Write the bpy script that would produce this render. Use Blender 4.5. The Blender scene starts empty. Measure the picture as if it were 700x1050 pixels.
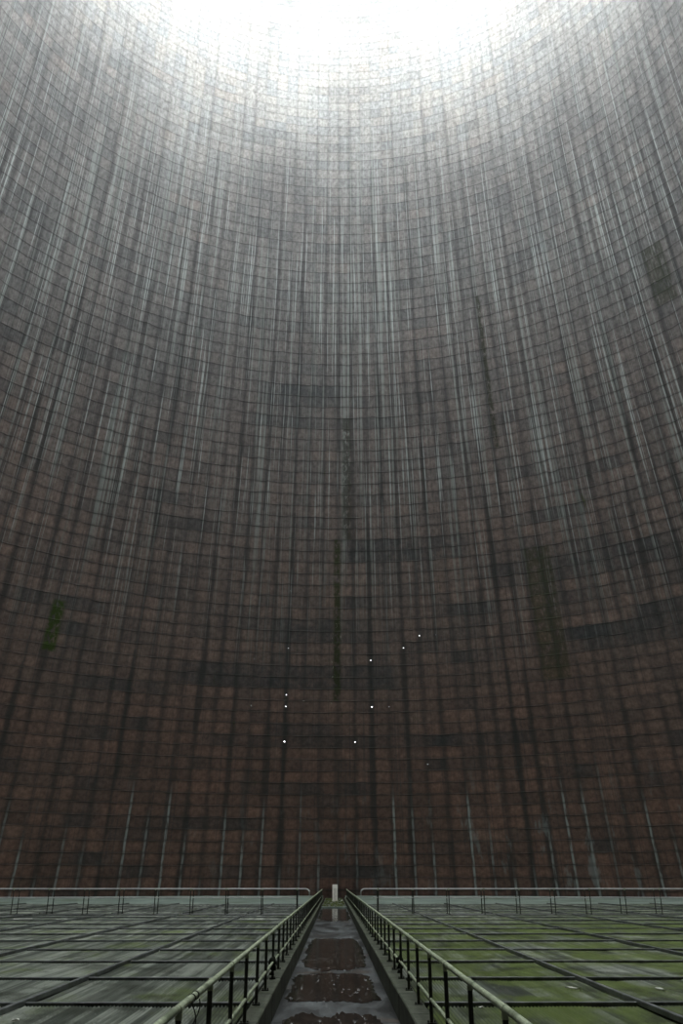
import bpy, bmesh, math, random
from mathutils import Vector, noise
random.seed(11)
S = bpy.context.scene
C = S.collection
PI = math.pi

# ------------------------------------------------------------------ helpers
def obj(name, bm, mat, parent=None, loc=(0, 0, 0), smooth=False):
    me = bpy.data.meshes.new(name)
    bmesh.ops.recalc_face_normals(bm, faces=bm.faces[:])
    bm.to_mesh(me); bm.free()
    if smooth:
        for p in me.polygons: p.use_smooth = True
    if mat: me.materials.append(mat)
    return inst(name, me, parent, loc)

def inst(name, me, parent=None, loc=(0, 0, 0), rot=(0, 0, 0)):
    o = bpy.data.objects.new(name, me); C.objects.link(o)
    o.location = loc; o.rotation_euler = rot
    if parent: o.parent = parent
    return o

def tag(o, label, cat, group=None):
    o['label'] = label; o['category'] = cat
    if group: o['group'] = group
    return o

def struct(o):
    o['kind'] = 'structure'; return o

def empty(name, label, cat, loc=(0, 0, 0), group=None):
    return tag(inst(name, None, None, loc), label, cat, group)

def box(bm, x0, x1, y0, y1, z0, z1):
    v = [bm.verts.new((x, y, z)) for z in (z0, z1) for y in (y0, y1) for x in (x0, x1)]
    for f in ((0, 1, 3, 2), (4, 6, 7, 5), (0, 4, 5, 1), (2, 3, 7, 6), (0, 2, 6, 4), (1, 5, 7, 3)):
        bm.faces.new([v[i] for i in f])

def tube(bm, pts, r, n=10):
    pts = [Vector(p) for p in pts]
    rings = []
    for i, p in enumerate(pts):
        a = pts[max(i - 1, 0)]; b = pts[min(i + 1, len(pts) - 1)]
        t = (b - a).normalized()
        up = Vector((0, 0, 1)) if abs(t.z) < .9 else Vector((0, 1, 0))
        s = t.cross(up).normalized(); u = s.cross(t)
        rr = r[i] if isinstance(r, (list, tuple)) else r
        rings.append([bm.verts.new(p + rr * (s * math.cos(2 * PI * k / n) + u * math.sin(2 * PI * k / n))) for k in range(n)])
    for a, b in zip(rings, rings[1:]):
        for k in range(n):
            bm.faces.new((a[k], a[(k + 1) % n], b[(k + 1) % n], b[k]))
    bm.faces.new(rings[0]); bm.faces.new(rings[-1][::-1])

ORD = ['', 'first', 'second', 'third', 'fourth', 'fifth', 'sixth', 'seventh', 'eighth', 'ninth', 'tenth', 'eleventh', 'twelfth']

# ------------------------------------------------------------------ node helpers
class N:
    def __init__(s, name):
        s.m = bpy.data.materials.new(name); s.m.use_nodes = True
        s.t = s.m.node_tree; s.t.nodes.clear()
        s.out = s.t.nodes.new('ShaderNodeOutputMaterial')
        s.b = s.t.nodes.new('ShaderNodeBsdfPrincipled')
        s.t.links.new(s.b.outputs[0], s.out.inputs[0])
    def n(s, typ, **kw):
        x = s.t.nodes.new('ShaderNode' + typ)
        for k, v in kw.items(): setattr(x, k, v)
        return x
    def put(s, sock, v):
        if v is None: return
        if isinstance(v, bpy.types.NodeSocket): s.t.links.new(v, sock)
        elif isinstance(v, (tuple, list)) and len(v) == 3 and sock.type == 'RGBA': sock.default_value = (*v, 1)
        else: sock.default_value = v
    def math(s, op, a, b=None, c=None, clamp=False):
        x = s.n('Math', operation=op, use_clamp=clamp)
        s.put(x.inputs[0], a); s.put(x.inputs[1], b); s.put(x.inputs[2], c)
        return x.outputs[0]
    def mix(s, f, a, b, mode='MIX'):
        x = s.n('Mix', data_type='RGBA', blend_type=mode)
        s.put(x.inputs[0], f); s.put(x.inputs[6], a); s.put(x.inputs[7], b)
        return x.outputs[2]
    def ramp(s, f, lo, hi, a=0., b=1.):
        x = s.n('MapRange', clamp=True, interpolation_type='SMOOTHSTEP')
        s.put(x.inputs[0], f); s.put(x.inputs[1], lo); s.put(x.inputs[2], hi); s.put(x.inputs[3], a); s.put(x.inputs[4], b)
        return x.outputs[0]
    def xyz(s, x, y, z=0.):
        c = s.n('CombineXYZ'); s.put(c.inputs[0], x); s.put(c.inputs[1], y); s.put(c.inputs[2], z)
        return c.outputs[0]
    def noise(s, vec, scale=1., detail=2., rough=.5, dist=0.):
        x = s.n('TexNoise'); s.put(x.inputs['Vector'], vec)
        x.inputs['Scale'].default_value = scale; x.inputs['Detail'].default_value = detail
        x.inputs['Roughness'].default_value = rough; x.inputs['Distortion'].default_value = dist
        return x.outputs[0]
    def white(s, vec):
        x = s.n('TexWhiteNoise', noise_dimensions='3D'); s.put(x.inputs['Vector'], vec)
        return x.outputs[0]
    def pos(s):
        g = s.n('NewGeometry'); sp = s.n('SeparateXYZ'); s.put(sp.inputs[0], g.outputs['Position'])
        return g.outputs['Position'], sp.outputs
    def bump(s, h, strength, dist):
        x = s.n('Bump'); s.put(x.inputs['Height'], h); x.inputs['Strength'].default_value = strength
        x.inputs['Distance'].default_value = dist
        s.put(s.b.inputs['Normal'], x.outputs[0])
    def set(s, col=None, rough=None, metal=None, spec=None):
        s.put(s.b.inputs['Base Color'], col); s.put(s.b.inputs['Roughness'], rough)
        s.put(s.b.inputs['Metallic'], metal); s.put(s.b.inputs['Specular IOR Level'], spec)
        return s.m

# ------------------------------------------------------------------ measures (metres, walkway floor at z = 0)
EYE = 1.6
F = 895.0
PITCH_UP = math.atan(377 / F)
YAW = math.atan(8 * math.cos(PITCH_UP) / F)
R0 = 48.0
AX, AY = 0.30, 0.819 * R0
RT, ZT = 0.607 * R0, 1.731 * R0 + EYE
NCOL = 168
LIFT = 0.0224 * R0
RIM = 99.0
MIST = .030
DECK = 0.30
HB = (ZT - EYE) / math.sqrt(1 / .607 ** 2 - 1)
def shell_r(z): return RT * math.sqrt(1 + ((ZT - z) / HB) ** 2)

# ------------------------------------------------------------------ tower shell
def wall_material():
    s = N('stained_concrete_shell')
    uv = s.n('UVMap').outputs[0]
    sp = s.n('SeparateXYZ'); s.put(sp.inputs[0], uv)
    u, v = sp.outputs[0], sp.outputs[1]
    wob = s.math('MULTIPLY', s.math('SUBTRACT', s.noise(s.xyz(u, v), .8, 3), .5), .22)
    uw = s.math('ADD', u, s.math('MULTIPLY', s.math('SUBTRACT', s.noise(s.xyz(s.math('MULTIPLY', u, .7), v), 1.1, 2), .5), .16))
    vw = s.math('ADD', v, s.math('ADD', wob, s.math('MULTIPLY', s.math('SUBTRACT', s.noise(s.xyz(s.math('MULTIPLY', u, 1.6), s.math('MULTIPLY', v, .9), 4.), 1., 2), .5), .22)))
    iu, iv = s.math('FLOOR', u), s.math('FLOOR', vw)
    fu = s.math('ABSOLUTE', s.math('SUBTRACT', s.math('FRACT', uw), .5))   # .5 at a vertical joint
    fv = s.math('ABSOLUTE', s.math('SUBTRACT', s.math('FRACT', vw), .5))
    # colour of the cast panels: red-brown below, grey above
    hz = s.math('ADD', v, s.math('MULTIPLY', s.math('SUBTRACT', s.noise(s.xyz(s.math('MULTIPLY', u, .12), s.math('MULTIPLY', v, .05)), 1, 3), .5), 22))
    red = s.mix(s.white(s.xyz(iu, iv, 1.)), (.285, .168, .132), (.165, .108, .090))
    brn = s.mix(s.white(s.xyz(iu, iv, 2.)), (.265, .192, .164), (.170, .138, .126))
    gry = s.mix(s.white(s.xyz(iu, iv, 3.)), (.218, .206, .198), (.162, .162, .162))
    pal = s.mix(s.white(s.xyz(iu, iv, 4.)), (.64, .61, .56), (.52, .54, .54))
    col = s.mix(s.ramp(hz, 6, 26), red, brn)
    col = s.mix(s.ramp(hz, 24, 52), col, gry)
    col = s.mix(s.ramp(hz, 60, 90), col, pal)  # pale tone towards the rim paints in the glow below the open top
    # blotches of whole shutters, several columns wide and one lift high
    bl = s.noise(s.xyz(s.math('MULTIPLY', u, .16), s.math('MULTIPLY', iv, 5.31)), 1, 2, .6)
    col = s.mix(s.math('MULTIPLY', s.ramp(bl, .54, .68), s.ramp(v, 20, 60, .60, .22)), col, (.060, .070, .076))
    col = s.mix(s.math('MULTIPLY', s.ramp(bl, .42, .30), .35), col, s.mix(.5, col, (.36, .27, .22)))
    # long bands where whole lifts stayed dark and damp
    def patch(u0, u1, v0, v1, e=.25):
        a = s.math('MULTIPLY', s.ramp(uw, u0 - e, u0 + e), s.ramp(uw, u1 + e, u1 - e))
        return s.math('MULTIPLY', a, s.math('MULTIPLY', s.ramp(vw, v0 - .12, v0 + .12), s.ramp(vw, v1 + .12, v1 - .12)))
    bn = s.noise(s.xyz(u, s.math('MULTIPLY', v, .7), 2.), 1.1, 4, .65)
    for (u0, u1, v0, v1, k) in ((74.5, 87.5, 18, 20, .62), (80, 84, 22, 24, .6), (84, 86, 22, 24, .4), (84.5, 92.5, 29, 31, .6), (78, 84, 43, 45, .55), (77.5, 83, 41, 42, .45),
                                (97, 104, 26, 28, .55), (98, 105, 20, 22, .55), (64, 70, 23, 24, .5), (69, 74, 17, 18, .5), (76, 95, 13, 14, .45), (60, 66, 12, 13, .5)):
        col = s.mix(s.math('MULTIPLY', s.math('MULTIPLY', patch(u0, u1, v0, v1, .6), s.ramp(bn, .30, .58, .35, 1.)), k), col, (.050, .066, .074))
    # fine mottling
    mot = s.noise(s.xyz(s.math('MULTIPLY', u, 1.7), s.math('MULTIPLY', v, 1.05)), 2.2, 6, .65)
    col = s.mix(1., col, s.mix(s.ramp(mot, .25, .75), (.62, .62, .62), (1.3, 1.3, 1.3)), 'MULTIPLY')
    # dark damp runs down the vertical joints
    runw = s.noise(s.xyz(s.math('MULTIPLY', u, 1.0), s.math('MULTIPLY', v, .10)), 1.3, 3)
    jid = s.math('FLOOR', s.math('ADD', u, .5))
    run = s.ramp(s.math('ADD', fu, s.math('MULTIPLY', s.math('SUBTRACT', runw, .5), .55)), .22, .50)
    runa = s.math('MULTIPLY_ADD', s.white(s.xyz(jid, 3.1, s.math('FLOOR', s.math('MULTIPLY', v, .03)))), .45, .50)
    run = s.math('MULTIPLY', run, runa)
    fine = s.noise(s.xyz(s.math('MULTIPLY', u, 9.), s.math('MULTIPLY', v, .06)), 1, 3, .6)
    col = s.mix(s.math('MULTIPLY', run, s.ramp(v, 86, 40, .16, .88)), col, (.040, .044, .044))
    col = s.mix(s.math('MULTIPLY', s.ramp(fine, .5, .68), s.ramp(v, 84, 40, .15, .45)), col, (.060, .066, .070))
    # pale lime runs
    st1 = s.noise(s.xyz(s.math('MULTIPLY', u, 2.3), s.math('MULTIPLY', v, .028), 3.3), 1.6, 4, .62)
    stm = s.math('MULTIPLY', s.ramp(v, 16, 36), s.ramp(v, 80, 50, .14, 1.))
    col = s.mix(s.math('MULTIPLY', s.ramp(st1, .54, .66), s.math('MULTIPLY', stm, .68)), col, (.34, .375, .35))
    st2 = s.noise(s.xyz(s.math('MULTIPLY', u, 6.5), s.math('MULTIPLY', v, .05), 9.1), 1.3, 3, .6)
    col = s.mix(s.math('MULTIPLY', s.ramp(st2, .58, .66), s.math('MULTIPLY', stm, .75)), col, (.50, .55, .53))
    # pale runs on single joints near the foot
    jr = s.white(s.xyz(jid, 7.7, .3))
    jd = s.math('SUBTRACT', s.math('FRACT', s.math('ADD', s.math('ADD', s.math('MULTIPLY', u, .7), s.math('MULTIPLY', uw, .3)), .5)), .54)
    jl = s.math('MULTIPLY', s.ramp(s.math('ABSOLUTE', jd), .085, .025), s.math('MULTIPLY_ADD', s.white(s.xyz(jid, 2.2, .7)), .8, .2))
    jtop = s.math('ADD', s.math('MULTIPLY_ADD', jr, 12., -1.5), s.ramp(u, 88, 94, 0., 3.5))
    jm = s.math('MULTIPLY', jl, s.ramp(v, jtop, s.math('SUBTRACT', jtop, 3.)))
    jx = s.noise(s.xyz(s.math('MULTIPLY', u, 1.2), s.math('MULTIPLY', v, .22), 6.), 1., 4, .65)
    col = s.mix(s.math('MULTIPLY', s.math('MULTIPLY', s.ramp(jx, .57, .68), s.ramp(v, 13, 6)), s.ramp(u, 80, 96, .15, .55)), col, (.36, .39, .39))
    jm = s.math('MULTIPLY', jm, s.ramp(s.noise(s.xyz(s.math('MULTIPLY', u, 3.), s.math('MULTIPLY', v, .35)), 2, 3), .30, .55, .15, .95))
    col = s.mix(jm, col, (.44, .48, .47))
    # lift joints
    soft = s.math('MULTIPLY', s.ramp(fv, .22, .5), s.ramp(v, 80, 20, .12, .38))
    col = s.mix(soft, col, (.050, .048, .046))
    jt = s.ramp(fv, .40, .49)
    jn = s.ramp(s.noise(s.xyz(s.math('MULTIPLY', u, .5), s.math('MULTIPLY', iv, 3.7)), 1.2, 3), .3, .65, .25, .85)
    col = s.mix(s.math('MULTIPLY', jt, s.math('MULTIPLY', jn, s.ramp(v, 78, 20, .28, .78))), col, (.020, .020, .019))
    # moss in a few damp runs
    ms = s.noise(s.xyz(s.math('MULTIPLY', u, .9), s.math('MULTIPLY', v, .13), 5.5), 1.1, 5, .7)
    col = s.mix(s.math('MULTIPLY', s.ramp(ms, .66, .74), s.ramp(v, 62, 44, 0., .8)), col, (.050, .062, .020))
    # strips where water seeps out: dark moss with pits and pale crust
    sn = s.noise(s.xyz(s.math('MULTIPLY', u, 3.), s.math('MULTIPLY', v, 1.1), 8.), 1.4, 5, .7)
    for (u0, u1, v0, v1, k, c) in ((83.75, 84.15, 17, 31, .9, (.045, .055, .022)), (84.3, 84.9, 31, 42, .75, (.035, .036, .026)), (95.1, 95.4, 38, 52, .8, (.025, .030, .015)),
                                   (66.8, 67.5, 19.5, 23.5, .95, (.045, .080, .012)), (96, 97.6, 18, 29, .55, (.045, .055, .022)), (108, 109.5, 45, 50, .6, (.030, .040, .020))):
        col = s.mix(s.math('MULTIPLY', s.math('MULTIPLY', patch(u0, u1, v0, v1, .12), s.ramp(sn, .34, .52)), k), col, c)
    crust = s.math('MULTIPLY', patch(83.55, 84.3, 16.5, 24, .15), s.ramp(sn, .62, .68))
    col = s.mix(crust, col, (.42, .42, .34))
    pit = s.noise(s.xyz(s.math('MULTIPLY', u, 1.6), v, 12.), 1.5, 4, .7)
    col = s.mix(s.math('MULTIPLY', s.ramp(pit, .715, .745), .85), col, (.020, .020, .018))
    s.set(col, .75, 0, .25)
    h = s.math('ADD', s.math('MULTIPLY', jt, -1.), s.math('MULTIPLY', mot, .5))
    s.bump(h, .35, .03)
    # a few tie holes right through the shell at the joints, daylight behind
    hu = s.math('SUBTRACT', u, jid); hvv = s.math('SUBTRACT', v, s.math('ADD', s.math('FLOOR', v), .5))
    d = s.math('SQRT', s.math('ADD', s.math('POWER', s.math('MULTIPLY', hu, 1.79), 2.), s.math('POWER', s.math('MULTIPLY', hvv, 1.075), 2.)))
    pick = s.math('GREATER_THAN', s.white(s.xyz(jid, s.math('FLOOR', v), 8.)), .86)
    reg = s.math('MULTIPLY', s.math('LESS_THAN', s.math('ABSOLUTE', s.math('SUBTRACT', u, NCOL / 2 + .5)), 6.5),
                 s.math('LESS_THAN', s.math('ABSOLUTE', s.math('SUBTRACT', v, 20.)), 8.5))
    hole = s.math('MULTIPLY', s.math('MULTIPLY', pick, reg), s.math('LESS_THAN', d, s.math('MULTIPLY_ADD', s.white(s.xyz(jid, s.math('FLOOR', v), 2.)), .055, .015)))
    tr = s.n('BsdfTransparent'); mx = s.n('MixShader')
    s.put(mx.inputs[0], hole); s.put(mx.inputs[1], s.b.outputs[0]); s.put(mx.inputs[2], tr.outputs[0])
    s.put(s.out.inputs[0], mx.outputs[0])
    return s.m

def build_shell():
    # profile points by arc length, each lift set back a little under the lip of the one above
    prof = []; z = DECK - .55; k = 0
    while z < RIM:
        r = shell_r(z); sl = (shell_r(z + .05) - r) / .05
        dz = LIFT / math.sqrt(1 + sl * sl)
        z1 = z + dz
        prof.append((shell_r(z) + .030, z, k + .0)); prof.append((shell_r(z1 - .02) - .0, z1 - .02, k + .985))
        z = z1; k += 1
    prof.append((shell_r(z), z, float(k)))
    sub = 4; n = NCOL * sub
    me = bpy.data.meshes.new('wall_shell')
    verts = []; faces = []; uvs = []
    T = 0.35
    def ring(r, z):
        for i in range(n + 1):
            a = -PI + 2 * PI * i / n
            verts.append((AX + r * math.sin(a), AY + r * math.cos(a), z))
    for r, z, _ in prof: ring(r, z)
    no = len(prof)
    for r, z, _ in reversed(prof): ring(r + T, z)
    vv = [p[2] for p in prof] + [p[2] for p in reversed(prof)]
    tot = len(vv)
    for j in range(tot):
        j2 = (j + 1) % tot
        for i in range(n):
            a, b, c, d = j * (n + 1) + i, j * (n + 1) + i + 1, j2 * (n + 1) + i + 1, j2 * (n + 1) + i
            faces.append((a, d, c, b))
            u0, u1 = i / sub, (i + 1) / sub
            uvs += [(u0, vv[j]), (u0, vv[j2]), (u1, vv[j2]), (u1, vv[j])]
    me.from_pydata(verts, [], faces)
    lay = me.uv_layers.new(name='UVMap')
    lay.data.foreach_set('uv', [c for p in uvs for c in p])
    me.materials.append(wall_material())
    struct(inst('wall_shell', me))
build_shell()

# ------------------------------------------------------------------ materials of the deck
def mat_panel():
    s = N('mossy_corrugated_sheet')
    p, q = s.pos()
    oi = s.n('ObjectInfo').outputs['Random']
    x, y = q[0], q[1]
    sp = s.n('SeparateXYZ'); s.put(sp.inputs[0], s.n('UVMap').outputs[0])
    crest = s.math('SUBTRACT', 1., s.math('MULTIPLY', s.math('ABSOLUTE', s.math('SUBTRACT', s.math('FRACT', sp.outputs[0]), .5)), 2.))
    rid = s.white(s.xyz(s.math('FLOOR', sp.outputs[0]), s.math('MULTIPLY', oi, 50.), 1.))
    rib = s.noise(s.xyz(s.math('MULTIPLY', x, 7.), s.math('MULTIPLY', y, .30), oi), 1., 3, .7)
    col = s.mix(s.ramp(rib, .3, .7), (.130, .150, .125), (.36, .39, .345))
    col = s.mix(s.math('MULTIPLY', s.ramp(rid, .5, 1.), .6), col, (.07, .085, .07))
    rid2 = s.white(s.xyz(s.math('FLOOR', s.math('MULTIPLY', sp.outputs[0], .37)), s.math('MULTIPLY', oi, 50.), 2.))
    col = s.mix(s.ramp(rid2, .72, .80, 0., .45), col, (.50, .53, .48))
    col = s.mix(s.ramp(rid2, .30, .22, 0., .60), col, (.050, .060, .050))
    tone = s.mix(oi, (.50, .53, .50), (1.15, 1.15, 1.1))
    col = s.mix(1., col, tone, 'MULTIPLY')
    mo = s.noise(s.xyz(x, s.math('MULTIPLY', y, .5), s.math('MULTIPLY', oi, 3.)), .85, 6, .68)
    side = s.ramp(x, -3., 2., .10, -.03)
    moss = s.ramp(s.math('SUBTRACT', mo, side), .40, .58)
    near = s.ramp(y, 46, 28, .25, .88)
    mg = s.mix(s.noise(s.xyz(x, y), 7, 4, .7), (.055, .085, .018), (.200, .265, .062))
    col = s.mix(s.math('MULTIPLY', moss, near), col, mg)
    dk = s.noise(s.xyz(x, s.math('MULTIPLY', y, .7), 4.), 1.3, 5, .7)
    col = s.mix(s.math('MULTIPLY', s.ramp(dk, .47, .66), .74), col, (.030, .038, .024))
    wt = s.noise(s.xyz(s.math('MULTIPLY', x, 2.), y, 7.), 3.1, 4, .7)
    col = s.mix(s.math('MULTIPLY', s.ramp(wt, .70, .76), .55), col, (.48, .50, .45))
    # troughs darker than the crests
    col = s.mix(s.ramp(crest, .60, .15, 0., .80), col, (.016, .019, .013))
    s.bump(s.noise(p, 40, 4), .3, .01)
    return s.set(col, s.ramp(rib, .3, .7, .6, .36), 0, .45)

def mat_simple(name, a, b, scale, rough=.6, spec=.4, metal=0., c=None, bump=.25, bd=.01):
    s = N(name); p, q = s.pos()
    n1 = s.noise(p, scale, 6, .65)
    col = s.mix(s.ramp(n1, .3, .7), a, b)
    if c: col = s.mix(s.ramp(s.noise(p, scale * .33, 5, .7), .52, .66, 0., .8), col, c)
    s.bump(s.noise(p, scale * 3, 5, .6), bump, bd)
    return s.set(col, rough, metal, spec)

M_panel = mat_panel()
M_beam = mat_simple('dark_wet_steel', (.060, .068, .066), (.16, .175, .17), 5., .42, .5, c=(.05, .07, .03))
M_post = mat_simple('dark_painted_tube', (.018, .022, .016), (.050, .056, .040), 14., .55, .4)
M_rail = mat_simple('pale_green_lichen_tube', (.26, .31, .20), (.46, .52, .36), 9., .5, .5, c=(.10, .13, .07))
M_railgrey = mat_simple('pale_galvanised_tube', (.40, .41, .40), (.58, .59, .58), 6., .4, .5)
M_kerb = mat_simple('damp_kerb_concrete', (.030, .036, .022), (.095, .108, .074), 3., .7, .3, c=(.055, .070, .030), bump=.4, bd=.02)
M_base = mat_simple('dark_basin_concrete', (.030, .034, .026), (.075, .085, .062), .7, .6, .4)
M_sheen_concrete = mat_simple('concrete_painted_sheen', (.09, .12, .10), (.24, .30, .26), .6, .5, .45, c=(.08, .11, .06))  # paleness stands for the grazing reflection on the wet far deck
M_moss = mat_simple('moss_clump', (.030, .042, .014), (.110, .130, .050), 12., .9, .1, bump=.8, bd=.03)
M_pale = mat_simple('pale_flake', (.50, .52, .46), (.74, .74, .68), 20., .6, .3)
M_white = mat_simple('white_weathered_paint', (.80, .78, .70), (.90, .88, .82), 7., .5, .4)
M_whitedark = mat_simple('grey_weathered_paint', (.55, .53, .47), (.70, .68, .60), 7., .6, .3)
M_dark = mat_simple('black_rag', (.010, .012, .009), (.030, .034, .022), 30., .9, .1, bump=.8, bd=.02)

def mat_floor():
    s = N('wet_walkway_concrete'); p, q = s.pos()
    ps = s.xyz(q[0], s.math('MULTIPLY', q[1], .30), q[2])
    n1 = s.noise(ps, 1.6, 6, .65); n2 = s.noise(ps, 8., 5, .7)
    col = s.mix(s.ramp(n1, .38, .68), (.026, .028, .028), (.080, .090, .090))
    col = s.mix(s.math('MULTIPLY', s.ramp(n2, .5, .7), .5), col, (.040, .040, .038))
    col = s.mix(s.math('MULTIPLY', s.ramp(s.noise(s.xyz(q[0], q[1], 9.), 1.1, 4), .58, .70), .5), col, (.10, .070, .045))
    col = s.mix(s.math('MULTIPLY', s.ramp(s.noise(p, 38., 3), .70, .76), .6), col, (.32, .33, .33))
    s.bump(s.math('ADD', n1, s.math('MULTIPLY', n2, .3)), .35, .02)
    return s.set(col, s.ramp(n1, .35, .65, .28, .55), 0, .5)
def mat_puddle():
    s = N('puddle_water'); p, q = s.pos()
    st = s.xyz(q[0], s.math('MULTIPLY', q[1], .45))
    n1 = s.noise(st, 4., 5, .7)
    col = s.mix(s.ramp(n1, .3, .7), (.010, .009, .008), (.034, .027, .021))
    fl = s.noise(s.xyz(q[0], s.math('MULTIPLY', q[1], .16), 2.), 17., 4, .65)
    pt = s.noise(s.xyz(q[0], s.math('MULTIPLY', q[1], .4), 6.), 2.2, 3)
    col = s.mix(s.math('MULTIPLY', s.ramp(fl, .58, .64), s.ramp(pt, .40, .58)), col, (.42, .43, .43))  # pale flecks paint the glints on drop ripples
    s.bump(s.noise(st, 16., 3), .10, .01)
    return s.set(col, s.ramp(n1, .4, .7, .06, .16), 0, .35)
M_floor, M_puddle = mat_floor(), mat_puddle()

# ------------------------------------------------------------------ floors
XL, XR = -.755, .81          # faces of the channel
KL, KR = -.945, 1.03           # outer edges of the kerbs
WALK_END = 58.8
bm = bmesh.new()
for k in range(-2, 29):
    y0 = k * 2.4 - 2.2
    if y0 + 2.4 > WALK_END + 1: break
    box(bm, XL - .1, XR + .1, y0, y0 + 2.392, -.25, random.uniform(-.004, .0))
struct(obj('floor', bm, M_floor))
# the ground under the deck panels on each side, out to the shell
def half(side, xin, ya, yb, z0, z1, name, mat):
    bm = bmesh.new(); lo = []; hi = []
    pts = []
    n = 60
    for i in range(n + 1):
        y = ya + (yb - ya) * i / n
        r = shell_r(z1) - .05
        t = r * r - (y - AY) ** 2
        if t <= 0: continue
        x = AX + side * math.sqrt(t)
        if side * x <= side * xin: continue
        pts.append((xin, x, y))
    rows = []
    for xi, xo, y in pts:
        rows.append([bm.verts.new((xi, y, z0)), bm.verts.new((xi, y, z1)), bm.verts.new((xo, y, z1)), bm.verts.new((xo, y, z0))])
    for a, b in zip(rows, rows[1:]):
        for k in range(4):
            bm.faces.new((a[k], a[(k + 1) % 4], b[(k + 1) % 4], b[k]))
    bm.faces.new(rows[0]); bm.faces.new(rows[-1][::-1])
    struct(obj(name, bm, mat))
YN, YF = AY - R0 + .6, AY + R0 - .6
PAN_END = 57.2
half(-1, KL, YN, PAN_END, -.3, .18, 'floor_left', M_base)
half(1, KR, YN, PAN_END, -.3, .18, 'floor_right', M_base)
half(-1, KL, PAN_END, YF, -.3, .26, 'floor_far_sheen_left', M_sheen_concrete)  # far deck, its wet reflection put into the paler colour
half(1, KR, PAN_END, YF, -.3, .26, 'floor_far_sheen_right', M_sheen_concrete)
bm = bmesh.new(); bmesh.ops.create_circle(bm, cap_ends=True, segments=64, radius=400)
g = obj('ground', bm, M_base, None, (AX, AY, -.45)); struct(g)
# kerbs along the channel
for nm, a, b in (('trim_1', KL, XL), ('trim_2', XR, KR)):
    bm = bmesh.new()
    for k in range(50):
        y0 = -6 + k * 1.83
        if y0 > 74: break
        box(bm, a + random.uniform(-.003, .003), b + random.uniform(-.003, .003), y0, y0 + 1.825, -.25, DECK + random.uniform(-.006, .006))
    bmesh.ops.bevel(bm, geom=[e for e in bm.edges], offset=.012, segments=1, affect='EDGES')
    struct(obj(nm, bm, M_kerb))
# low sill closing the wet channel and the raised end behind it
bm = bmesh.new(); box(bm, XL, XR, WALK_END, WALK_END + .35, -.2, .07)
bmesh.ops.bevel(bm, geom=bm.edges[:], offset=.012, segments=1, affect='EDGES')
struct(obj('trim_3', bm, M_sheen_concrete))
bm = bmesh.new(); box(bm, XL, XR, WALK_END + .35, AY + R0 - .25, -.2, .055)
struct(obj('floor_end', bm, M_base))

# puddles
def puddle(y0, y1, x0, x1, seed, label):
    bm = bmesh.new(); n = 160; pts = []
    for k in range(n):
        a = 2 * PI * k / n
        ca, sa = math.cos(a), math.sin(a)
        sq = (abs(ca) ** 5 + abs(sa) ** 5) ** (-1 / 5)
        w = 1 + .14 * noise.noise((ca * 2.2, sa * 2.2, seed)) + .09 * noise.noise((ca * 5, sa * 5, seed + 3)) + .09 * noise.noise((ca * 19, sa * 19, seed + 5))
        x = (x0 + x1) / 2 + (x1 - x0) / 2 * ca * sq * w
        y = (y0 + y1) / 2 + (y1 - y0) / 2 * sa * sq * w
        pts.append((min(max(x, XL + .01), XR - .01), y))
    top = [bm.verts.new((x, y, .004)) for x, y in pts]; bot = [bm.verts.new((x * 1.0, y, -.001)) for x, y in pts]
    bm.faces.new(top)
    for k in range(n): bm.faces.new((bot[k], bot[(k + 1) % n], top[(k + 1) % n], top[k]))
    tag(obj('puddle', bm, M_puddle), label, 'puddle', 'puddles on the wet walkway')
puddle(5.5, 12.8, -.66, .70, 1.3, 'dark puddle at the near end of the concrete walkway')
puddle(14.1, 18.1, -.66, .70, 4.7, 'dark brown puddle on the walkway, second nearest of four')
puddle(19.0, 28.6, -.66, .70, 8.1, 'long dark speckled puddle midway along the walkway')
puddle(40.5, 58.7, -.70, .75, 12.9, 'farthest puddle on the walkway, mirroring the white post')

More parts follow.
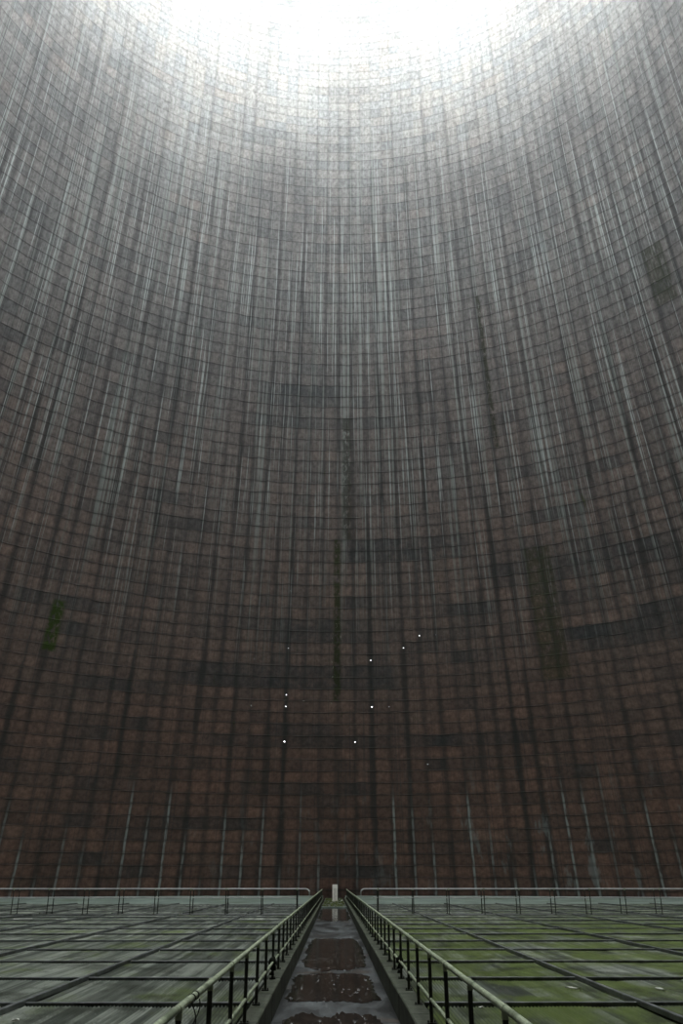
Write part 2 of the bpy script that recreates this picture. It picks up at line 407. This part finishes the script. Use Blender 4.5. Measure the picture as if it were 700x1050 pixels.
# ------------------------------------------------------------------ corrugated deck panels
PITCH, AMP, TH = .042, .026, .004
def panel_mesh(w, length, seed, ny=7):
    n = max(4, round(w / PITCH)); bm = bmesh.new()
    R = random.Random(seed); tops = []; bots = []
    cut = [R.uniform(-.012, .012) for _ in range(n * 2 + 1)]
    bite = [(R.uniform(0, w), R.uniform(.08, .25), R.uniform(.03, .10)) for _ in range(R.choice((0, 1, 2)))]
    for j in range(ny):
        t = j / (ny - 1); rt = []; rb = []
        for i in range(n * 2 + 1):
            x = w * i / (2 * n)
            z = AMP if i % 2 else 0.
            sag = .014 * noise.noise((x * .9 + seed * 7, t * 2.1, seed)) - .008 * math.sin(PI * t)
            y = t * length
            if j in (0, ny - 1): y += cut[i] * (1 if j else -1)
            if j == ny - 1:
                for bx, bw, bd in bite:
                    if abs(x - bx) < bw: y -= bd * (1 - abs(x - bx) / bw)
            rt.append(bm.verts.new((x, y, z + sag))); rb.append(bm.verts.new((x, y, z + sag - TH)))
        tops.append(rt); bots.append(rb)
    m = n * 2
    for j in range(ny - 1):
        for i in range(m):
            bm.faces.new((tops[j][i], tops[j][i + 1], tops[j + 1][i + 1], tops[j + 1][i]))
            bm.faces.new((bots[j][i], bots[j + 1][i], bots[j + 1][i + 1], bots[j][i + 1]))
    for i in range(m):
        bm.faces.new((tops[0][i], bots[0][i], bots[0][i + 1], tops[0][i + 1]))
        bm.faces.new((tops[-1][i], tops[-1][i + 1], bots[-1][i + 1], bots[-1][i]))
    for j in range(ny - 1):
        bm.faces.new((tops[j][0], tops[j + 1][0], bots[j + 1][0], bots[j][0]))
        bm.faces.new((tops[j][m], bots[j][m], bots[j + 1][m], tops[j + 1][m]))
    me = bpy.data.meshes.new('deck_panel'); bmesh.ops.recalc_face_normals(bm, faces=bm.faces[:]); bm.to_mesh(me); bm.free()
    lay = me.uv_layers.new(name='UVMap')
    vx = [0.] * (len(me.vertices) * 3); me.vertices.foreach_get('co', vx)
    step = w / (2 * n)
    for lp in me.loops:
        i = lp.vertex_index; lay.data[lp.index].uv = (vx[3 * i] / step / 2, vx[3 * i + 1])
    me.materials.append(M_panel)
    return me
ROW = 2.8
NEAR_ROWS = [8.65 + ROW * k for k in range(11)]         # far edge of the last row is at the catwalk
FAR0 = 40.15
FAR_ROWS = [FAR0 + ROW * k for k in range(6)]
EDGE_R = [1.06, 3.52, 6.60, 9.68, 12.76, 15.84, 18.92, 22.0, 25.1]
EDGE_L = [-.98, -3.55, -6.25, -9.2, -12.2, -15.25, -18.3, -21.35, -24.4]
cache = {}
def get_mesh(w, length, seed):
    k = (round(w, 2), round(length, 2), seed)
    if k not in cache: cache[k] = panel_mesh(w, length, seed)
    return cache[k]
def place_panel(side, ci, y, length, label, group):
    E = EDGE_R if side > 0 else EDGE_L
    a, b = sorted((E[ci], E[ci + 1]))
    w = b - a - .03
    me = get_mesh(w, length - .075, random.randrange(4))
    o = inst('deck_panel', me, None, (a + .015, y + .035, DECK - .055 + random.uniform(-.004, .004)),
             (random.uniform(-.002, .002), random.uniform(-.0015, .0015), random.uniform(-.002, .002)))
    tag(o, label, 'panel', group)
COLN = ['beside the walkway', 'second from the walkway', 'third from the walkway', 'fourth from the walkway', 'fifth from the walkway', 'sixth from the walkway', 'seventh from the walkway', 'eighth from the walkway']
for side, nm, look in ((-1, 'left', 'grey-green'), (1, 'right', 'mossy green')):
    for r, y in enumerate(NEAR_ROWS):
        L = min(ROW, 38.88 - y)
        if L < .8: continue
        for ci in range(5):
            E = EDGE_R if side > 0 else EDGE_L
            if abs(E[ci]) > .37 * (y + L) + .6: break
            place_panel(side, ci, y, L, f'{look} corrugated panel in {nm} deck, {ORD[r + 1]} row from front, {COLN[ci]}', f'corrugated panels of the {nm} deck before the catwalk')
    for r, y in enumerate(FAR_ROWS):
        for ci in range(8):
            E = EDGE_R if side > 0 else EDGE_L
            if abs(E[ci]) > .37 * (y + ROW) + .6: break
            place_panel(side, ci, y, ROW, f'corrugated {nm} deck panel behind catwalk railing, {ORD[r + 1]} row back, {COLN[ci]}', f'corrugated panels of the {nm} deck beyond the catwalk')

# ------------------------------------------------------------------ beams on the deck
def bar(name, x0, x1, y0, y1, z0, z1, label, cat, group):
    bm = bmesh.new(); box(bm, x0, x1, y0, y1, z0, z1)
    bmesh.ops.bevel(bm, geom=bm.edges[:], offset=.006, segments=1, affect='EDGES')
    return tag(obj(name, bm, M_beam), label, cat, group)
for side, nm in ((-1, 'left'), (1, 'right')):
    inner = KL - .02 if side < 0 else KR + .02
    k = 0
    for y in NEAR_ROWS[1:]:
        k += 1
        if y > 38.6: break
        xo = .38 * y + 2.5
        a, b = sorted((inner, side * max(xo, 8)))
        bar('cross_beam', a, b, y - .025, y + .025, DECK - .12, DECK + .004,
            f'dark steel beam lying across the {nm} deck, {ORD[k]} from the front', 'beam', f'cross beams of the {nm} deck before the catwalk')
    for k, y in enumerate(FAR_ROWS):
        a, b = sorted((inner, side * (.38 * y + 2.5)))
        bar('cross_beam', a, b, y - .025, y + .025, DECK - .12, DECK + .004,
            f'dark steel beam across the {nm} deck behind the catwalk, {ORD[k + 1]} one back', 'beam', f'cross beams of the {nm} deck beyond the catwalk')
    E = EDGE_R if side > 0 else EDGE_L
    for ci in range(1, 5):
        y0 = max(8.6, abs(E[ci]) / .38 - 2)
        x = E[ci]
        bm = bmesh.new()
        box(bm, -.026, .026, y0, 38.85, DECK - .03, DECK + .030)
        bmesh.ops.bevel(bm, geom=bm.edges[:], offset=.006, segments=1, affect='EDGES')
        o = obj('deck_beam', bm, M_beam, None, (x, 0, 0))
        tag(o, f'long dark beam running lengthwise on the {nm} deck, {ORD[ci]} out from the walkway', 'beam', f'lengthwise beams of the {nm} deck')
    for ci in range(1, 7):
        bm = bmesh.new()
        y0 = max(39.95, abs(E[ci]) / .38 - 2)
        box(bm, -.026, .026, y0, 57.1, DECK - .03, DECK + .030)
        o = obj('deck_beam', bm, M_beam, None, (E[ci], 0, 0))
        tag(o, f'lengthwise beam on the {nm} deck behind the catwalk railing, {ORD[ci]} out from the walkway', 'beam', f'lengthwise beams of the {nm} deck beyond the catwalk')

# ------------------------------------------------------------------ railings
def post_mesh(name, h, r, foot=True):
    bm = bmesh.new(); tube(bm, [(0, 0, 0), (0, 0, h)], r, 10)
    if foot:
        box(bm, -.045, .045, -.04, .04, 0, .012)
        for sx in (-1, 1): tube(bm, [(sx * .032, 0, .01), (sx * .032, 0, .028)], .008, 6)
    me = bpy.data.meshes.new(name); bmesh.ops.recalc_face_normals(bm, faces=bm.faces[:]); bm.to_mesh(me); bm.free()
    me.materials.append(M_post)
    for p in me.polygons: p.use_smooth = len(p.vertices) == 4 and abs(p.normal.z) < .5 and p.area < .05 and False
    return me
def collar_mesh(axis):
    bm = bmesh.new()
    d = Vector((0, 1, 0)) if axis == 'y' else Vector((1, 0, 0))
    tube(bm, [d * -.038, d * -.034, d * .034, d * .038], [.018, .024, .024, .018], 12)
    tube(bm, [(0, 0, -.055), (0, 0, -.02)], .021, 10)
    me = bpy.data.meshes.new('collar'); bmesh.ops.recalc_face_normals(bm, faces=bm.faces[:]); bm.to_mesh(me); bm.free()
    me.materials.append(M_rail); return me
RAIL_END = 72.2
P_walk = post_mesh('post', .63, .018)
C_y = collar_mesh('y'); C_x = collar_mesh('x')
WTOP = .93
def walkway_railing(x, nm):
    root = empty('walkway_railing', f'long dark tube railing with pale green rails along the {nm} edge of the walkway', 'railing', (x, 5.62 - 2 * 1.4, DECK))
    y0 = root.location.y
    L = RAIL_END - y0
    for (nmr, z, r) in (('top_rail', WTOP - DECK, .0210), ('lower_rail', .21, .0165)):
        bm = bmesh.new(); pts = []
        for k in range(int(L / .61) + 1):
            pts.append((.006 * noise.noise((k * .37, x, z)), k * .61, z + .006 * noise.noise((k * .29, x + 5, z))))
        pts.append((0, L, z))
        tube(bm, pts, r, 12)
        obj(nmr, bm, M_rail, root, smooth=True)
    k = 0
    while k * 1.4 < L + .01:
        p = inst('post', P_walk, root, (random.uniform(-.004, .004), k * 1.4, 0), (random.uniform(-.006, .006), random.uniform(-.006, .006), 0))
        inst('collar', C_y, p, (0, 0, .63))
        k += 1
    return root
rl = walkway_railing(-.868, 'left')
rr = walkway_railing(.965, 'right')

P_cat = post_mesh('post', .95, .019)
def catwalk_railing(side, nm, y, which, n):
    x0 = side * (1.0 if side < 0 else 1.12)
    root = empty('catwalk_railing', f'pale-topped tube railing crossing the {nm} deck, {which} of the catwalk pair', 'railing', (x0, y, DECK), f'railings along the {nm} catwalk')
    L = 18.6
    for nmr, z, r, m in (('top_rail', .95, .021, M_railgrey), ('middle_rail', .62, .017, M_railgrey)):
        bm = bmesh.new(); pts = []
        if nmr == 'top_rail':
            pts.append((0, 0, .70))
            for k in range(7):
                a = PI / 2 * k / 6
                pts.append((side * (.16 - .16 * math.cos(a)), 0, .79 + .16 * math.sin(a)))
        else: pts.append((side * .5, 0, z))
        for k in range(1, 27): pts.append((side * (.0 + L * k / 26 + .3 * (1 - k / 26)), .004 * noise.noise((k, y, 1)), z + .006 * noise.noise((k * .7, side, y))))
        tube(bm, pts, r, 10); obj(nmr, bm, m, root, smooth=True)
    for k in range(13):
        p = inst('post', P_cat, root, (side * (.5 + .2 * (side > 0) + 1.446 * k), 0, 0), (random.uniform(-.006, .006), random.uniform(-.008, .008), 0))
        inst('collar', C_x, p, (0, 0, .95))
for side, nm in ((-1, 'left'), (1, 'right')):
    catwalk_railing(side, nm, 39.0, 'front one', 0)
    catwalk_railing(side, nm, 39.75, 'rear one', 1)
    a, b = sorted((side * 1.06, side * 20))
    bm = bmesh.new()
    for j in range(3):
        box(bm, a, b, 39.06 + j * .215, 39.06 + j * .215 + .205, DECK - .08, DECK - .02 + random.uniform(-.004, .004))
    tag(obj('catwalk', bm, M_kerb), f'narrow plank catwalk between two railings across the {nm} deck', 'catwalk')
    # bearers that carry both rows of catwalk posts
    for y, w in ((39.0, 'front'), (39.75, 'rear')):
        bar('catwalk_bearer', a - .1, b, y - .05, y + .05, DECK - .13, DECK - .006, f'dark bearer under the {w} railing of the {nm} catwalk', 'beam', f'bearers of the {nm} catwalk')

# ------------------------------------------------------------------ white post at the end of the walkway
t = empty('marker_post', 'slim white post standing at the far end of the walkway', 'post', (.10, 74.0, .055))
bm = bmesh.new(); box(bm, -.20, .20, -.06, .06, .05, .92); bmesh.ops.bevel(bm, geom=bm.edges[:], offset=.012, segments=2, affect='EDGES')
obj('body', bm, M_whitedark, t)
bm = bmesh.new(); box(bm, -.205, .205, -.07, .07, .92, 1.20); bmesh.ops.bevel(bm, geom=bm.edges[:], offset=.02, segments=2, affect='EDGES')
o = obj('head', bm, M_white, t); o['label'] = 'brighter white top box'
for sx in (-1, 1):
    bm = bmesh.new(); box(bm, sx * .15 - .025, sx * .15 + .025, -.075, -.055, .06, .92); obj('edge_strip', bm, M_white, t)
bm = bmesh.new(); box(bm, -.23, .23, -.09, .09, 0, .05); obj('foot', bm, M_whitedark, t)

# moss and rubble on the raised end
def lump(bm, c, r, seed, flat=.5, sub=2):
    g = bmesh.ops.create_icosphere(bm, subdivisions=sub, radius=1)
    for v in g['verts']:
        k = 1 + .35 * noise.noise(v.co * 1.7 + Vector((seed, 0, seed)))
        v.co = Vector((c[0] + v.co.x * r * k, c[1] + v.co.y * r * k, c[2] + max(v.co.z, -.2) * r * k * flat))
bm = bmesh.new()
R = random.Random(5)
for k in range(170):
    x, y = R.uniform(XL + .1, XR - .1), R.uniform(WALK_END + .6, 84)
    if 73.2 < y < 74.9: continue
    lump(bm, (x, y, .06), R.uniform(.05, .13), k, .55, 1)
o = obj('moss', bm, M_moss); o['kind'] = 'stuff'; tag(o, 'low green moss growing on the raised far end of the walkway', 'moss')
bm = bmesh.new(); lump(bm, (0, 0, 0), .075, 3.3, .8, 2)
tag(obj('stone', bm, M_pale, None, (.62, 73.7, .11)), 'small white stone on the moss right of the white post', 'stone')

# ------------------------------------------------------------------ small things
def rag(parent_x, y, nm):
    bm = bmesh.new()
    lump(bm, (0, 0, 0), .055, 2 + parent_x, 1.5, 2); lump(bm, (.01, .03, -.08), .045, 5 + parent_x, 1.6, 2); lump(bm, (-.01, -.02, -.14), .035, 9 + parent_x, 1.2, 2)
    tag(obj('rag', bm, M_dark, None, (parent_x, y, DECK + .20)), f'dark clump wrapped round the lower rail of the {nm} walkway railing', 'rag')
rag(-.868, 14.0, 'left'); rag(.965, 14.25, 'right')
for k, (yy, ln, word) in enumerate(((6.1, .34, 'nearer'), (6.25, .30, 'farther'))):
    bm = bmesh.new(); pts = []
    for i in range(14):
        a = i / 13
        pts.append((.03 * math.sin(a * 5 + k), .02 * math.sin(a * 7 + k), -ln * a))
    tube(bm, pts, .004, 6)
    a = [(.024 * math.cos(q * PI / 6), 0, .022 + .024 * math.sin(q * PI / 6)) for q in range(13)]
    tube(bm, a, .0035, 6)
    tag(obj('wire', bm, M_post, None, (-.868, yy, WTOP - .022)), f'thin loose wire hanging from the left top rail, {word} of two', 'wire')
def flake(x, y, l, w, rz, label):
    bm = bmesh.new(); n = 9; top = []; bot = []
    for k in range(n):
        a = 2 * PI * k / n; q = 1 + .3 * noise.noise((math.cos(a) * 2 + x, math.sin(a) * 2, y))
        top.append(bm.verts.new((l * math.cos(a) * q, w * math.sin(a) * q, .014 + .008 * math.sin(k * 2)))); bot.append(bm.verts.new((l * math.cos(a) * q, w * math.sin(a) * q, 0)))
    bm.faces.new(top); bm.faces.new(bot[::-1])
    for k in range(n): bm.faces.new((bot[k], bot[(k + 1) % n], top[(k + 1) % n], top[k]))
    tag(obj('debris_flake', bm, M_pale, None, (x, y, DECK - .028), ), label, 'debris', 'pale flakes lying on the deck panels').rotation_euler.z = rz
def at(px, py, z=DECK - .03):
    u, v = (px - 350) / F, (525 - py) / F
    d = (u, math.cos(PITCH_UP) - v * math.sin(PITCH_UP), math.sin(PITCH_UP) + v * math.cos(PITCH_UP))
    t = (z - EYE) / d[2]
    return (d[0] * math.cos(YAW) + d[1] * math.sin(YAW)) * t, (d[1] * math.cos(YAW) - d[0] * math.sin(YAW)) * t
for px, py, l, w, rz, lab in ((587, 1014, .13, .018, 2.3, 'pale broken strip on the mossy right deck, nearest the first lengthwise beam'),
                              (677, 1015, .10, .022, 2.0, 'pale flake near the right edge of the right deck, second row'),
                              (685, 1029.6, .05, .03, .2, 'small white chip at the right edge of the right deck, beside the front beam'),
                              (493, 1034, .03, .03, .2, 'tiny white chip on the right deck near the walkway railing'),
                              (16, 1047, .035, .03, .2, 'tiny white chip at the bottom left corner of the left deck'),
                              (24, 942.5, .35, .16, .3, 'pale patch of broken sheet far out on the left deck'),
                              (63, 943.0, .2, .10, .3, 'smaller pale scrap beside a lengthwise beam far out on left deck')):
    x, y = at(px, py); flake(x, y, l, w, rz, lab)

# ------------------------------------------------------------------ light: overcast sky through the open top
w = bpy.data.worlds.new('overcast'); S.world = w; w.use_nodes = True
bg = w.node_tree.nodes['Background']
bg.inputs[0].default_value = (.94, .98, 1.0, 1); bg.inputs[1].default_value = 1.0
pl = bpy.data.lights.new('sky_portal', 'AREA'); pl.shape = 'DISK'; pl.size = 2 * shell_r(RIM)
pl.cycles.is_portal = True
po = bpy.data.objects.new('sky_portal', pl); C.objects.link(po); po.location = (AX, AY, RIM + 1.2)

# thin mist hanging in the tower
bm = bmesh.new(); rows = []
for k in range(25):
    z = 71. + (RIM - 71.5) * k / 24; r = shell_r(z) - .6
    rows.append([bm.verts.new((AX + r * math.sin(2 * PI * i / 64), AY + r * math.cos(2 * PI * i / 64), z)) for i in range(64)])
for a, b in zip(rows, rows[1:]):
    for i in range(64): bm.faces.new((a[i], a[(i + 1) % 64], b[(i + 1) % 64], b[i]))
bm.faces.new(rows[0]); bm.faces.new(rows[-1][::-1])
mm = bpy.data.materials.new('thin_mist'); mm.use_nodes = True; nt = mm.node_tree; nt.nodes.clear()
vo = nt.nodes.new('ShaderNodeVolumeScatter'); vo.inputs['Anisotropy'].default_value = .45
ge = nt.nodes.new('ShaderNodeNewGeometry'); sx = nt.nodes.new('ShaderNodeSeparateXYZ'); mr = nt.nodes.new('ShaderNodeMapRange')
mr.interpolation_type = 'SMOOTHSTEP'
nt.links.new(ge.outputs['Position'], sx.inputs[0]); nt.links.new(sx.outputs[2], mr.inputs[0]); nt.links.new(mr.outputs[0], vo.inputs['Density'])
for k_, v_ in enumerate((72., 101., 0., MIST)): mr.inputs[k_ + 1].default_value = v_
oo = nt.nodes.new('ShaderNodeOutputMaterial'); nt.links.new(vo.outputs[0], oo.inputs['Volume'])
mo = obj('mist', bm, mm); mo['kind'] = 'stuff'; tag(mo, 'thin pale mist glowing below the bright open top of the tower', 'mist')

# ------------------------------------------------------------------ camera
cam = bpy.data.cameras.new('camera'); co = bpy.data.objects.new('camera', cam); C.objects.link(co)
cam.sensor_fit = 'VERTICAL'; cam.sensor_height = 36; cam.sensor_width = 24; cam.lens = 36 * F / 1050
cam.clip_end = 500
co.location = (0, 0, EYE)
co.rotation_euler = (PI / 2 + PITCH_UP, 0, -YAW)
S.camera = co
S.view_settings.view_transform = 'Standard'; S.view_settings.look = 'None'
S.view_settings.gamma = 1; S.view_settings.use_curve_mapping = False
S.view_settings.exposure = 3.6
S.cycles.use_denoising = True
S.cycles.max_bounces = 10; S.cycles.diffuse_bounces = 6
